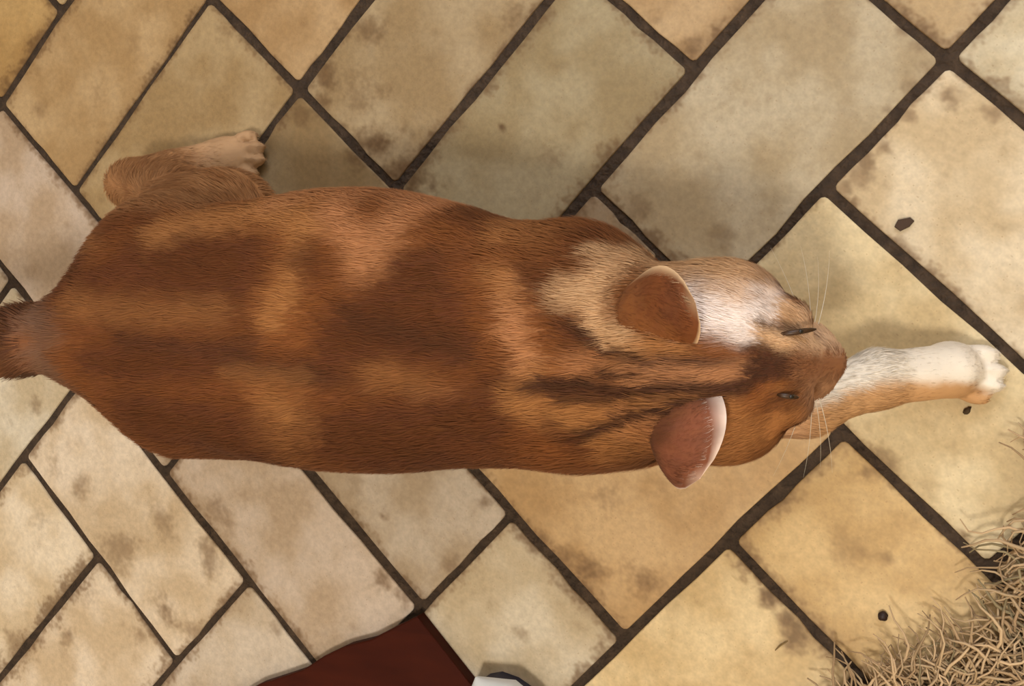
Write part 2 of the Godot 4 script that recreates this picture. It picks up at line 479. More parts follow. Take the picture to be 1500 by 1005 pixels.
# one clay tile: slightly wavy outline, rounded corners, worn rounded edge
func tile_mesh(size: Vector2, n: int, seed_: int) -> ArrayMesh:
	var nz := noise(seed_, 9.0, 2)
	var sx := size.x * GRID_U.length()
	var sz := size.y * GRID_V.length()
	var gap := Vector4(0.0025 + absf(nz.get_noise_1d(0.13)) * 0.0045, 0.0025 + absf(nz.get_noise_1d(0.31)) * 0.0045, 0.0025 + absf(nz.get_noise_1d(0.57)) * 0.0045, 0.0025 + absf(nz.get_noise_1d(0.83)) * 0.0045)
	var x0 := -sx / 2 + gap.x
	var x1 := sx / 2 - gap.y
	var z0 := -sz / 2 + gap.z
	var z1 := sz / 2 - gap.w
	var r := 0.004
	var outline := PackedVector2Array()
	var per_side := n / 4 - 2
	var corners := [Vector2(x1, z0), Vector2(x1, z1), Vector2(x0, z1), Vector2(x0, z0)]
	for k in 4:
		var a: Vector2 = corners[k]
		var b: Vector2 = corners[(k + 1) % 4]
		var d := (b - a).normalized()
		var inn := Vector2(-d.y, d.x)
		for i in 2:   # rounding of corner a
			var ang := PI / 2 * (0.25 + 0.4 * i)
			outline.append(a + d * r + inn * r - d * r * cos(ang) - inn * r * sin(ang))
		for i in per_side:
			var t := float(i) / (per_side - 1)
			var p := a + d * (r + ((b - a).length() - 2 * r) * t)
			p += inn * (nz.get_noise_2d(p.x * 6.0 + k * 3.7, p.y * 6.0) * 0.0024 * sin(t * PI))
			outline.append(p)
	var rings := [[-0.009, 0.0], [-0.0016, 0.0], [-0.0005, 0.0005], [-0.0001, 0.0013], [0.0, 0.0026]]
	var verts := PackedVector3Array()
	var norms := PackedVector3Array()
	var uvs := PackedVector2Array()
	var idx := PackedInt32Array()
	var m := outline.size()
	var slope := [0.0, 0.25, 0.75, 0.97, 1.0]
	for k in rings.size():
		for i in m:
			var p := outline[i]
			var t := (outline[(i + 1) % m] - outline[(i + m - 1) % m]).normalized()
			var outw := Vector2(t.y, -t.x)
			var q := p - outw * float(rings[k][1])
			verts.append(Vector3(q.x, rings[k][0], q.y))
			norms.append(Vector3(outw.x * (1.0 - slope[k]), slope[k], outw.y * (1.0 - slope[k])).normalized())
			uvs.append(Vector2(q.x / sx + 0.5, q.y / sz + 0.5))
	for k in rings.size() - 1:
		for i in m:
			var j := (i + 1) % m
			idx.append_array(PackedInt32Array([k * m + i, k * m + j, (k + 1) * m + j, k * m + i, (k + 1) * m + j, (k + 1) * m + i]))
	var base := (rings.size() - 1) * m
	verts.append(Vector3.ZERO)
	norms.append(Vector3.UP)
	uvs.append(Vector2(0.5, 0.5))
	for i in m:
		idx.append_array(PackedInt32Array([base + i, base + (i + 1) % m, verts.size() - 1]))
	var arr := []
	arr.resize(Mesh.ARRAY_MAX)
	arr[Mesh.ARRAY_VERTEX] = verts
	arr[Mesh.ARRAY_NORMAL] = norms
	arr[Mesh.ARRAY_TEX_UV] = uvs
	arr[Mesh.ARRAY_INDEX] = idx
	var mesh := ArrayMesh.new()
	mesh.add_surface_from_arrays(Mesh.PRIMITIVE_TRIANGLES, arr)
	return mesh


# clay colour of one tile: cloudy firing, grain, and the brown stains that have soaked into it
func tile_mat(at: Vector2, size: Vector2, base: Color, fields: Array, normal_tex: Texture2D, single: bool) -> StandardMaterial3D:
	var px := 300 if size.x > 1 else 150
	var pz := int(150 * size.y)
	var f0: PackedByteArray = fields[0]
	var f1: PackedByteArray = fields[1]
	var f2: PackedByteArray = fields[2]
	var f3: PackedByteArray = fields[3]
	var ox := rng.randi() % 512
	var oz := rng.randi() % 512
	var warm := Color(base.r * 0.93, base.g * 0.9, base.b * 0.84)
	var pale := Color(minf(base.r * 1.04, 1.0), minf(base.g * 1.05, 1.0), minf(base.b * 1.06, 1.0))
	var dirt := Color8(78, 54, 32)
	var mine := []
	if single:
		for s in STAINS:
			if s[0] > at.x - 0.2 and s[0] < at.x + size.x + 0.2 and s[1] > at.y - 0.2 and s[1] < at.y + size.y + 0.2:
				mine.append(s)
	else:
		for k in 4:
			mine.append([at.x + rng.randf() * size.x, at.y + (0.05 if k % 2 else 0.95) * size.y, 0.1 + rng.randf() * 0.15, 0.3 + 0.4 * rng.randf()])
	# each edge is soiled along its own stretches
	var edge := Vector4(rng.randf(), rng.randf(), rng.randf(), rng.randf())
	var bytes := PackedByteArray()
	bytes.resize(px * pz * 3)
	var w := 0
	for j in pz:
		var v := (j + 0.5) / pz * size.y
		for i in px:
			var u := (i + 0.5) / px * size.x
			var k0 := ((j + oz) & 511) * 512 + ((i + ox) & 511)
			var k1 := ((j + oz + 170) & 511) * 512 + ((i + ox + 90) & 511)
			var a := f0[k0] / 255.0
			var b := f1[k1] / 255.0
			var g := f2[k0] / 255.0
			var sp := f3[k1] / 255.0
			var t := smoothstep(0.25, 0.8, a * 0.78 + b * 0.22)
			var r_ := lerpf(warm.r, pale.r, t)
			var g_ := lerpf(warm.g, pale.g, t)
			var b_ := lerpf(warm.b, pale.b, t)
			var s := 0.0
			for q in mine:
				var dx: float = u + at.x - q[0]
				var dz: float = v + at.y - q[1]
				var d: float = sqrt(dx * dx + dz * dz) / q[2] + (b - 0.5) * 1.3 + (a - 0.5) * 0.8 + (g - 0.5) * 0.4
				if d < 1.25:
					s = maxf(s, q[3] * 0.85 * smoothstep(1.25, -0.15, d))
			# soil worked into the worn rims, broken up by the noise
			var e0 := 1.0 - minf(minf(u, 9.0) / (0.2 * edge.x), 1.0)
			var e1 := 1.0 - minf((size.x - u) / (0.2 * edge.y), 1.0)
			var e2 := 1.0 - minf(v / (0.2 * edge.z), 1.0)
			var e3 := 1.0 - minf((size.y - v) / (0.2 * edge.w), 1.0)
			var e := maxf(maxf(e0, e1), maxf(e2, e3))
			if e > 0.0:
				s = maxf(s, 0.62 * smoothstep(0.5, 1.15, e * 0.75 + b * 0.6 + (g - 0.5) * 0.5))
			if sp > 0.86:
				s = maxf(s, (sp - 0.86) * 2.2)
			s += maxf(0.0, 0.34 - b) * 0.35
			var grain := 1.0 + (g - 0.5) * 0.10 + (sp - 0.5) * 0.06
			bytes[w] = clampi(int(lerpf(r_, dirt.r, s) * grain * 255.0), 0, 255)
			bytes[w + 1] = clampi(int(lerpf(g_, dirt.g, s) * grain * 255.0), 0, 255)
			bytes[w + 2] = clampi(int(lerpf(b_, dirt.b, s) * grain * 255.0), 0, 255)
			w += 3
	var m := StandardMaterial3D.new()
	m.albedo_texture = ImageTexture.create_from_image(Image.create_from_data(px, pz, false, Image.FORMAT_RGB8, bytes))
	m.texture_repeat = false
	m.roughness = 0.55
	m.metallic_specular = 0.4
	m.normal_enabled = true
	m.normal_texture = normal_tex
	m.normal_scale = 0.22
	return m


# ---------------------------------------------------------------- rug, board, shoe, crumbs
func build_rug() -> void:
	var rug := Node3D.new()
	rug.name = "shaggy_rug"
	add_child(rug)
	tag(rug, "beige long-pile shaggy rug lying at the lower right corner of the tiles", "rug")
	# the woven backing, its edge running down the right side of the picture and along the bottom
	var o := PackedVector2Array([Vector2(0.392, 0.05), Vector2(0.36, 0.088), Vector2(0.357, 0.14), Vector2(0.345, 0.178), Vector2(0.305, 0.206), Vector2(0.265, 0.222), Vector2(0.242, 0.245), Vector2(0.245, 0.62), Vector2(0.9, 0.62), Vector2(0.9, 0.03)])
	put("backing", eased_prism(o, 0.0, 0.006, 0.002), plain_mat(Color8(120, 100, 74), 0.95), rug)
	var st := SurfaceTool.new()
	st.begin(Mesh.PRIMITIVE_TRIANGLES)
	var nz := noise(77, 7.0, 2)
	var n := 0
	for k in 20000:
		var p := Vector2(rng.randf_range(0.24, 0.47), rng.randf_range(0.02, 0.33))
		if not Geometry2D.is_point_in_polygon(p, o):
			continue
		n += 1
		if n > 3600:
			break
		# away from the middle of the rug, with tufts that swing to one side together
		var away := (p - Vector2(0.62, 0.42)).normalized()
		var ang := away.angle() + 0.5 + nz.get_noise_2d(p.x * 3.4, p.y * 3.4) * 4.2 + rng.randf_range(-0.3, 0.3)
		var l := rng.randf_range(0.035, 0.06)
		var bend := nz.get_noise_2d(p.x * 4.0 + 30.0, p.y * 4.0) * 3.5 + rng.randf_range(-0.6, 0.6)
		var wave := rng.randf_range(0.3, 0.9)
		var pts := PackedVector3Array()
		var rad := PackedFloat32Array()
		var q := Vector3(p.x, 0.004, p.y)
		var r0 := rng.randf_range(0.0007, 0.0013)
		var top := rng.randf_range(0.010, 0.022)
		for i in 8:
			var t := i / 7.0
			pts.append(Vector3(q.x, 0.004 + top * sin(t * PI * 0.86) , q.z))
			rad.append(r0 * (1.0 - 0.6 * t * t))
			q += Vector3(cos(ang + bend * t + wave * sin(t * 7.0 + wave * 9.0)), 0, sin(ang + bend * t + wave * sin(t * 7.0 + wave * 9.0))) * l / 7.0
		var c := lin(186, 160, 126) if rng.randf() < 0.6 else lin(160, 134, 102)
		if rng.randf() < 0.12:
			c = lin(136, 122, 92)
		var j := rng.randf_range(0.8, 1.2)
		tube(st, pts, rad, 5, Color(c.r * j, c.g * j, c.b * j))
	st.generate_normals()
	put("pile", st.commit(), vertex_mat(0.9), rug).set_meta("kind", "stuff")


func wood_grain(dark: Color, light: Color) -> StandardMaterial3D:
	var m := StandardMaterial3D.new()
	var t := NoiseTexture2D.new()
	t.width = 512
	t.height = 512
	t.noise = noise(61, 0.01, 5)
	var ramp := Gradient.new()
	ramp.set_color(0, dark)
	ramp.set_color(1, light)
	t.color_ramp = ramp
	m.albedo_texture = t
	m.uv1_triplanar = true
	m.uv1_scale = Vector3(2.2, 9, 9)
	m.roughness = 0.65
	m.metallic_specular = 0.25
	return m


func build_board() -> void:
	var o := PackedVector2Array()
	var a := Vector2(-0.364, 0.354)
	var b := Vector2(-0.074, 0.209)
	var c := Vector2(-0.026, 0.2585)
	for i in 15:
		var t := i / 14.0
		o.append(a.lerp(b, t) + Vector2(0.45, 0.89) * (sin(t * 61.0) * 0.0012 + sin(t * 23.0) * 0.001) * (1.0 if i < 14 else 0.0))
	o.append(c)
	o.append(Vector2(-0.07, 0.46))
	o.append(Vector2(-0.22, 0.54))
	var board := put("wooden_board", eased_prism(o, 0.0, 0.012, 0.0015), wood_grain(Color8(50, 12, 3), Color8(66, 22, 8)))
	tag(board, "dark red-brown wooden board whose pointed corner lies on the tiles below the cat", "board")


func build_shoe() -> void:
	var shoe := Node3D.new()
	shoe.name = "shoe"
	shoe.position = Vector3(-0.024, 0, 0.2405)
	shoe.rotation.y = 0.62
	add_child(shoe)
	tag(shoe, "white shoe with a dark navy sole beside the dark board, only its rounded toe showing", "shoe")
	# outline of the sole, toe towards -z
	var sole := PackedVector2Array()
	for i in 28:
		var a := TAU * i / 28
		var z := -cos(a)
		var wdt := 0.0435 * (1.0 - 0.18 * smoothstep(-0.1, 0.7, z))
		sole.append(Vector2(sin(a) * wdt, 0.146 + z * 0.135))
	put("sole", eased_prism(sole, 0.0, 0.022, 0.004), plain_mat(Color8(40, 42, 66), 0.6), shoe)
	var st := SurfaceTool.new()
	st.begin(Mesh.PRIMITIVE_TRIANGLES)
	st.set_smooth_group(0)
	var rows := 16
	var rings := []
	for r in rows:
		var t := float(r) / (rows - 1)
		var z := 0.007 + 0.256 * t
		var wdt := 0.039 * sqrt(maxf(0.0, 1.0 - pow(2.0 * t - 1.0, 4.0))) * (1.0 - 0.15 * t) + 0.001
		var h := 0.022 + 0.03 * sqrt(minf(t * 4.0, 1.0)) + 0.045 * smoothstep(0.25, 0.8, t)
		var ring := PackedVector3Array()
		for k in 15:
			var a := PI * k / 14
			ring.append(Vector3(-cos(a) * wdt, 0.02 + (h - 0.02) * pow(sin(a), 0.7), z))
		rings.append(ring)
	for r in rows - 1:
		for k in 14:
			for v in [rings[r][k], rings[r + 1][k + 1], rings[r][k + 1], rings[r][k], rings[r + 1][k], rings[r + 1][k + 1]]:
				st.add_vertex(v)
	st.generate_normals()
	put("upper", st.commit(), plain_mat(Color8(226, 234, 242), 0.45), shoe)


func lump(size: Vector3, seed_: int, flat_: float) -> ArrayMesh:
	var sp := SphereMesh.new()
	sp.radius = 0.5
	sp.height = 1.0
	sp.radial_segments = 14
	sp.rings = 8
	var st := SurfaceTool.new()
	st.create_from(sp, 0)
	var arr := st.commit_to_arrays()
	var vs: PackedVector3Array = arr[Mesh.ARRAY_VERTEX]
	var nz := noise(seed_, 1.3, 2)
	for i in vs.size():
		var p := vs[i]
		p *= 1.0 + flat_ * nz.get_noise_3dv(p)
		vs[i] = Vector3(p.x * size.x, p.y * size.y, p.z * size.z)
	arr[Mesh.ARRAY_VERTEX] = vs
	var m := ArrayMesh.new()
	m.add_surface_from_arrays(Mesh.PRIMITIVE_TRIANGLES, arr)
	return m


func build_crumbs() -> void:
	var chip := put("bark_chip", eased_prism(PackedVector2Array([Vector2(-0.0062, 0.0012), Vector2(-0.0035, -0.0030), Vector2(0.0040, -0.0036), Vector2(0.0062, -0.0010), Vector2(0.0030, 0.0022), Vector2(-0.0030, 0.0044)]), 0.0, 0.003, 0.0008), plain_mat(Color8(66, 48, 36), 0.85))
	chip.position = Vector3(0.2752, -0.0004, -0.0785)
	chip.rotation.y = 0.1
	tag(chip, "flat dark brown chip on the pale tile above the white paw", "chip")
	var pellet := put("round_pellet", lump(Vector3(0.0068, 0.005, 0.0066), 3, 0.3), plain_mat(Color8(34, 14, 10), 0.6))
	pellet.position = Vector3(0.2632, 0.0018, 0.1768)
	tag(pellet, "round blackish pellet on the tan tile beside the rug", "crumb")
	var crumb := put("crumb", lump(Vector3(0.0034, 0.0024, 0.0056), 8, 0.6), plain_mat(Color8(70, 52, 30), 0.8))
	crumb.position = Vector3(0.3135, 0.0008, 0.0412)
	crumb.rotation.y = -0.5
	tag(crumb, "tiny dark crumb on the tile just below the white paw", "crumb")
	var st := SurfaceTool.new()
	st.begin(Mesh.PRIMITIVE_TRIANGLES)
	tube(st, PackedVector3Array([Vector3(-0.0045, 0.0006, 0.004), Vector3(-0.0015, 0.0009, 0.0005), Vector3(0.004, 0.0006, -0.0035)]), PackedFloat32Array([0.0003, 0.0006, 0.0003]), 5)
	st.generate_normals()
	var straw := put("dry_fibre", st.commit(), plain_mat(Color8(120, 98, 60), 0.9))
	straw.position = Vector3(0.1985, 0.0, 0.2035)
	tag(straw, "thin short brown fibre on the tile left of the rug pile", "fibre")


# ---------------------------------------------------------------- the cat
var field := PackedFloat32Array()
var f_o := Vector3.ZERO
var f_n := Vector3i.ZERO
var f_c := 0.0035
var c_verts := PackedVector3Array()
var c_norms := PackedVector3Array()
var c_cols := PackedColorArray()
var c_quads := PackedInt32Array()
var c_len := PackedFloat32Array()     # fur length at each vertex
var coat_map := PackedColorArray()
const COAT_O := Vector2(-0.36, -0.14)
const COAT_N := Vector2i(342, 142)
const COAT_C := 0.002
const NOSE := Vector3(0.2575, 0.152, 0.006)
var warp: FastNoiseLite
var fleck: FastNoiseLite


func field_begin(lo: Vector3, hi: Vector3, cell: float) -> void:
	f_o = lo
	f_c = cell
	f_n = Vector3i(((hi - lo) / cell).ceil()) + Vector3i.ONE
	field.resize(f_n.x * f_n.y * f_n.z)
	field.fill(1.0)


func node_range(lo: Vector3, hi: Vector3) -> Array:
	var a := Vector3i(((lo - f_o) / f_c).floor()).clamp(Vector3i.ZERO, f_n - Vector3i.ONE)
	var b := Vector3i(((hi - f_o) / f_c).ceil()).clamp(Vector3i.ZERO, f_n - Vector3i.ONE)
	return [a, b]


func blend_in(i: int, d: float, k: float) -> void:
	var e := field[i]
	var h := maxf(k - absf(e - d), 0.0) / k
	field[i] = minf(e, d) - h * h * k * 0.25


# tapered limb bone
func bone(a: Vector3, b: Vector3, ra: float, rb: float, k: float) -> void:
	var pad := Vector3.ONE * (maxf(ra, rb) + k + 0.008)
	var r := node_range(a.min(b) - pad, a.max(b) + pad)
	var lo: Vector3i = r[0]
	var hi: Vector3i = r[1]
	var ab := b - a
	var inv := 1.0 / maxf(ab.length_squared(), 1e-9)
	for x in range(lo.x, hi.x + 1):
		for y in range(lo.y, hi.y + 1):
			var row := (x * f_n.y + y) * f_n.z
			for z in range(lo.z, hi.z + 1):
				var p := f_o + Vector3(x, y, z) * f_c - a
				var t := clampf(p.dot(ab) * inv, 0.0, 1.0)
				blend_in(row + z, (p - ab * t).length() - lerpf(ra, rb, t), k)


func blob(c: Vector3, basis: Basis, rad: Vector3, k: float) -> void:
	var m := maxf(rad.x, maxf(rad.y, rad.z))
	var pad := Vector3.ONE * (m + k + 0.008)
	var r := node_range(c - pad, c + pad)
	var lo: Vector3i = r[0]
	var hi: Vector3i = r[1]
	var inv := basis.transposed()
	for x in range(lo.x, hi.x + 1):
		for y in range(lo.y, hi.y + 1):
			var row := (x * f_n.y + y) * f_n.z
			for z in range(lo.z, hi.z + 1):
				var q := inv * (f_o + Vector3(x, y, z) * f_c - c)
				var k0 := (q / rad).length()
				var k1 := (q / (rad * rad)).length()
				blend_in(row + z, k0 * (k0 - 1.0) / maxf(k1, 1e-6), k)


# trunk: stations [x, centre z, half width, back height, belly height]
func trunk(s: Array, k: float) -> void:
	var n := s.size()
	var r := node_range(Vector3(s[0][0] - 0.02, 0.04, -0.16), Vector3(s[n - 1][0] + 0.02, 0.25, 0.15))
	var lo: Vector3i = r[0]
	var hi: Vector3i = r[1]
	for x in range(lo.x, hi.x + 1):
		var px := f_o.x + x * f_c
		var cx := clampf(px, s[0][0], s[n - 1][0])
		var j := 0
		while j < n - 2 and cx > s[j + 1][0]:
			j += 1
		var t: float = (cx - s[j][0]) / (s[j + 1][0] - s[j][0])
		var v := [0.0, 0.0, 0.0, 0.0]
		for q in 4:   # smooth through the stations
			var p0: float = s[maxi(j - 1, 0)][q + 1]
			var p1: float = s[j][q + 1]
			var p2: float = s[j + 1][q + 1]
			var p3: float = s[mini(j + 2, n - 1)][q + 1]
			v[q] = cubic_interpolate(p1, p2, p0, p3, t)
		var cz: float = v[0]
		var hw: float = v[1]
		var cy: float = v[3] + (v[2] - v[3]) * 0.52
		var up: float = v[2] - cy
		var dn: float = cy - v[3]
		for y in range(lo.y, hi.y + 1):
			var py := f_o.y + y * f_c - cy
			var ey := py / (up if py > 0.0 else dn)
			var row := (x * f_n.y + y) * f_n.z
			for z in range(lo.z, hi.z + 1):
				var ez := (f_o.z + z * f_c - cz) / hw
				var e := pow(pow(absf(ey), 2.3) + pow(absf(ez), 2.3), 1.0 / 2.3)
				var d := (e - 1.0) * minf(hw, up)
				if px != cx:
					d = sqrt(maxf(d, 0.0) ** 2 + (px - cx) ** 2)
				blend_in(row + z, d, k)


# surface nets: one vertex in each cell that the surface crosses, one quad round each crossed edge
func field_mesh() -> void:
	var nx := f_n.x
	var ny := f_n.y
	var nz := f_n.z
	var sx := ny * nz
	var at := PackedInt32Array()
	at.resize(nx * ny * nz)
	at.fill(-1)
	var off := PackedInt32Array([0, sx, nz, sx + nz, 1, sx + 1, nz + 1, sx + nz + 1])
	var edges := PackedInt32Array([0, 1, 2, 3, 4, 5, 6, 7, 0, 2, 1, 3, 4, 6, 5, 7, 0, 4, 1, 5, 2, 6, 3, 7])
	var corner := PackedVector3Array([Vector3(0, 0, 0), Vector3(1, 0, 0), Vector3(0, 1, 0), Vector3(1, 1, 0), Vector3(0, 0, 1), Vector3(1, 0, 1), Vector3(0, 1, 1), Vector3(1, 1, 1)])
	var near := f_c * 2.5
	var cells := PackedInt32Array()
	for x in nx - 1:
		for y in ny - 1:
			var i := x * sx + y * nz
			for z in nz - 1:
				if absf(field[i + z]) < near:
					cells.append(i + z)
	for i in cells:
		var mask := 0
		for c in 8:
			if field[i + off[c]] < 0.0:
				mask |= 1 << c
		if mask == 0 or mask == 255:
			continue
		var p := Vector3.ZERO
		var cnt := 0
		for e in 12:
			var a := edges[e * 2]
			var b := edges[e * 2 + 1]
			if ((mask >> a) & 1) != ((mask >> b) & 1):
				var fa := field[i + off[a]]
				var fb := field[i + off[b]]
				p += corner[a].lerp(corner[b], fa / (fa - fb))
				cnt += 1
		p /= cnt
		var x := i / sx
		var y := (i % sx) / nz
		var z := i % nz
		at[i] = c_verts.size()
		c_verts.append(f_o + (Vector3(x, y, z) + p) * f_c)
		var g := Vector3(field[i + off[1]] + field[i + off[3]] + field[i + off[5]] + field[i + off[7]], field[i + off[2]] + field[i + off[3]] + field[i + off[6]] + field[i + off[7]], field[i + off[4]] + field[i + off[5]] + field[i + off[6]] + field[i + off[7]])
		var all := 0.0
		for c in 8:
			all += field[i + off[c]]
		c_norms.append((g * 2.0 - Vector3.ONE * all).normalized())
	for i in cells:
		if at[i] < 0:
			continue
		var s0 := field[i] < 0.0
		for ax in 3:
			var step := sx if ax == 0 else nz if ax == 1 else 1
			var u := nz if ax == 0 else 1 if ax == 1 else sx
			var v := 1 if ax == 0 else sx if ax == 1 else nz
			if i - u - v < 0 or (field[i + step] < 0.0) == s0:
				continue
			var a := at[i]
			var b := at[i - u]
			var c := at[i - u - v]
			var d := at[i - v]
			if a < 0 or b < 0 or c < 0 or d < 0:
				continue
			if s0:
				c_quads.append_array(PackedInt32Array([a, d, c, b]))
			else:
				c_quads.append_array(PackedInt32Array([a, b, c, d]))


func paint_coat_map() -> void:
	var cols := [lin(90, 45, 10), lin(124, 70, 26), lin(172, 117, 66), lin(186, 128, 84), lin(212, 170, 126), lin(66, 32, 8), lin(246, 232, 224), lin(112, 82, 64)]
	coat_map.resize(COAT_N.x * COAT_N.y)
	var base := lin(126, 72, 28)
	coat_map.fill(base)
	for s in COAT_AND_SHADE_PATCHES:
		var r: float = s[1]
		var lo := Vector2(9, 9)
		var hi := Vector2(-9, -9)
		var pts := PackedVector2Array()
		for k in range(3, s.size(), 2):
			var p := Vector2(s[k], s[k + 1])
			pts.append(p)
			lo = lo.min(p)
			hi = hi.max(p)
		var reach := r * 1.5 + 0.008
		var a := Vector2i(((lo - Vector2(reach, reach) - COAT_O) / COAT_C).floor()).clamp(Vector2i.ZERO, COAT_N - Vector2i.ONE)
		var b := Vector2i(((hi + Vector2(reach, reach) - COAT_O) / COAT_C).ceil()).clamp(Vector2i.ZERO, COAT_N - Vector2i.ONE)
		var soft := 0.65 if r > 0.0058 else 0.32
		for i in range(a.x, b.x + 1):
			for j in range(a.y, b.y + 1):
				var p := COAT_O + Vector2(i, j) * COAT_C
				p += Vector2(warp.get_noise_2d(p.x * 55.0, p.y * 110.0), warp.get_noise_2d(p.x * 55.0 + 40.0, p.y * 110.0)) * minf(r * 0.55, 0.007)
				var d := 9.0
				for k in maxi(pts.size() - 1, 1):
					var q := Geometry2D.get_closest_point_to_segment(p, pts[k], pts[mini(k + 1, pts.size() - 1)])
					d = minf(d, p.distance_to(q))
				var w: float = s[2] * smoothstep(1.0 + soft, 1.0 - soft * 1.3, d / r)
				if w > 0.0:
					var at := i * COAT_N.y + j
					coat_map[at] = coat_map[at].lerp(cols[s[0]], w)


func coat(p: Vector3) -> Color:
	var q := (Vector2(p.x, p.z) - COAT_O) / COAT_C
	var i := clampi(int(q.x), 0, COAT_N.x - 2)
	var j := clampi(int(q.y), 0, COAT_N.y - 2)
	var t := clampf(q.x - i, 0.0, 1.0)
	var u := clampf(q.y - j, 0.0, 1.0)
	var at := i * COAT_N.y + j
	var c := coat_map[at].lerp(coat_map[at + COAT_N.y], t).lerp(coat_map[at + 1].lerp(coat_map[at + COAT_N.y + 1], t), u)
	var f := fleck.get_noise_3dv(p * 40.0)
	if p.x < -0.262 and p.y > 0.15:   # tail: rust with a brown stripe along it
		c = lin(118, 72, 38).lerp(lin(74, 40, 16), clampf(0.4 + f + sin(p.x * 90.0) * 0.3, 0.0, 1.0))
	elif p.x > 0.19 and p.y < 0.118:   # right foreleg: white sock on the inner side, ginger on the outer
		var mid := leg_line(p.x)
		var w := smoothstep(0.007, -0.002, p.z - mid - f * 0.004)
		c = lin(196, 152, 106).lerp(lin(228, 219, 206), maxf(w, smoothstep(0.325, 0.345, p.x)))
		c = c.lerp(lin(190, 148, 112), smoothstep(0.236, 0.216, p.x))
	elif p.y < 0.075:
		c = c.lerp(lin(182, 140, 98).lerp(lin(200, 164, 128), clampf(0.5 + f, 0.0, 1.0)), smoothstep(0.075, 0.05, p.y))
	elif p.y < 0.125:
		c = c.lerp(lin(172, 122, 84), 0.75 * smoothstep(0.125, 0.085, p.y))
	if p.x < -0.14 and p.z < -0.08:   # outside of the left thigh and its hock
		c = c.lerp(lin(166, 120, 78).lerp(lin(132, 88, 50), clampf(0.35 + f * 1.2, 0.0, 1.0)), 0.85 * smoothstep(-0.08, -0.1, p.z))
		c = c.lerp(lin(192, 158, 122), 0.8 * smoothstep(0.05, 0.03, p.y))
	if p.x > 0.228 and p.y > 0.125:   # muzzle: cream to the left of the nose bridge, brown on it, tan to the right
		var mz := lin(204, 170, 138).lerp(lin(136, 90, 58), smoothstep(-0.001, 0.004, p.z + f * 0.005)).lerp(lin(160, 118, 86), smoothstep(0.009, 0.016, p.z + f * 0.004))
		c = c.lerp(mz, 0.85 * smoothstep(0.234, 0.243, p.x + f * 0.004))
	return c * (1.0 + f * 0.12)


func leg_line(x: float) -> float:
	return lerpf(0.038, 0.018, smoothstep(0.21, 0.27, x)) + 0.008 * smoothstep(0.30, 0.335, x)


func fur_length(p: Vector3) -> float:
	if p.x < -0.262 and p.y > 0.15:
		return 0.014
	if p.x > 0.19 and p.y < 0.118:
		return lerpf(0.007, 0.004, smoothstep(0.26, 0.3, p.x))
	if p.x > 0.15 and p.y > 0.1:
		var d := p.distance_to(NOSE)
		return lerpf(lerpf(0.0048, 0.006, smoothstep(0.012, 0.05, d)), 0.012, smoothstep(0.07, 0.11, d))
	if p.y < 0.08:
		return lerpf(0.004, 0.009, smoothstep(0.02, 0.08, p.y))
	return 0.011


func fur_flow(p: Vector3) -> Vector3:
	if p.x > 0.19 and p.y < 0.118:
		return Vector3(0.9, -0.4, 0.0)
	if p.x > 0.14 and p.y > 0.1:
		return (p - NOSE).normalized().lerp(Vector3(-1, -0.1, 0), smoothstep(0.21, 0.15, p.x) * 0.7)
	if p.y < 0.1:
		return Vector3(0.2, -1.0, 0) if p.y > 0.05 else Vector3(0.8, -0.5, -0.1)
	return Vector3(-1.0, -0.12, 0.0)


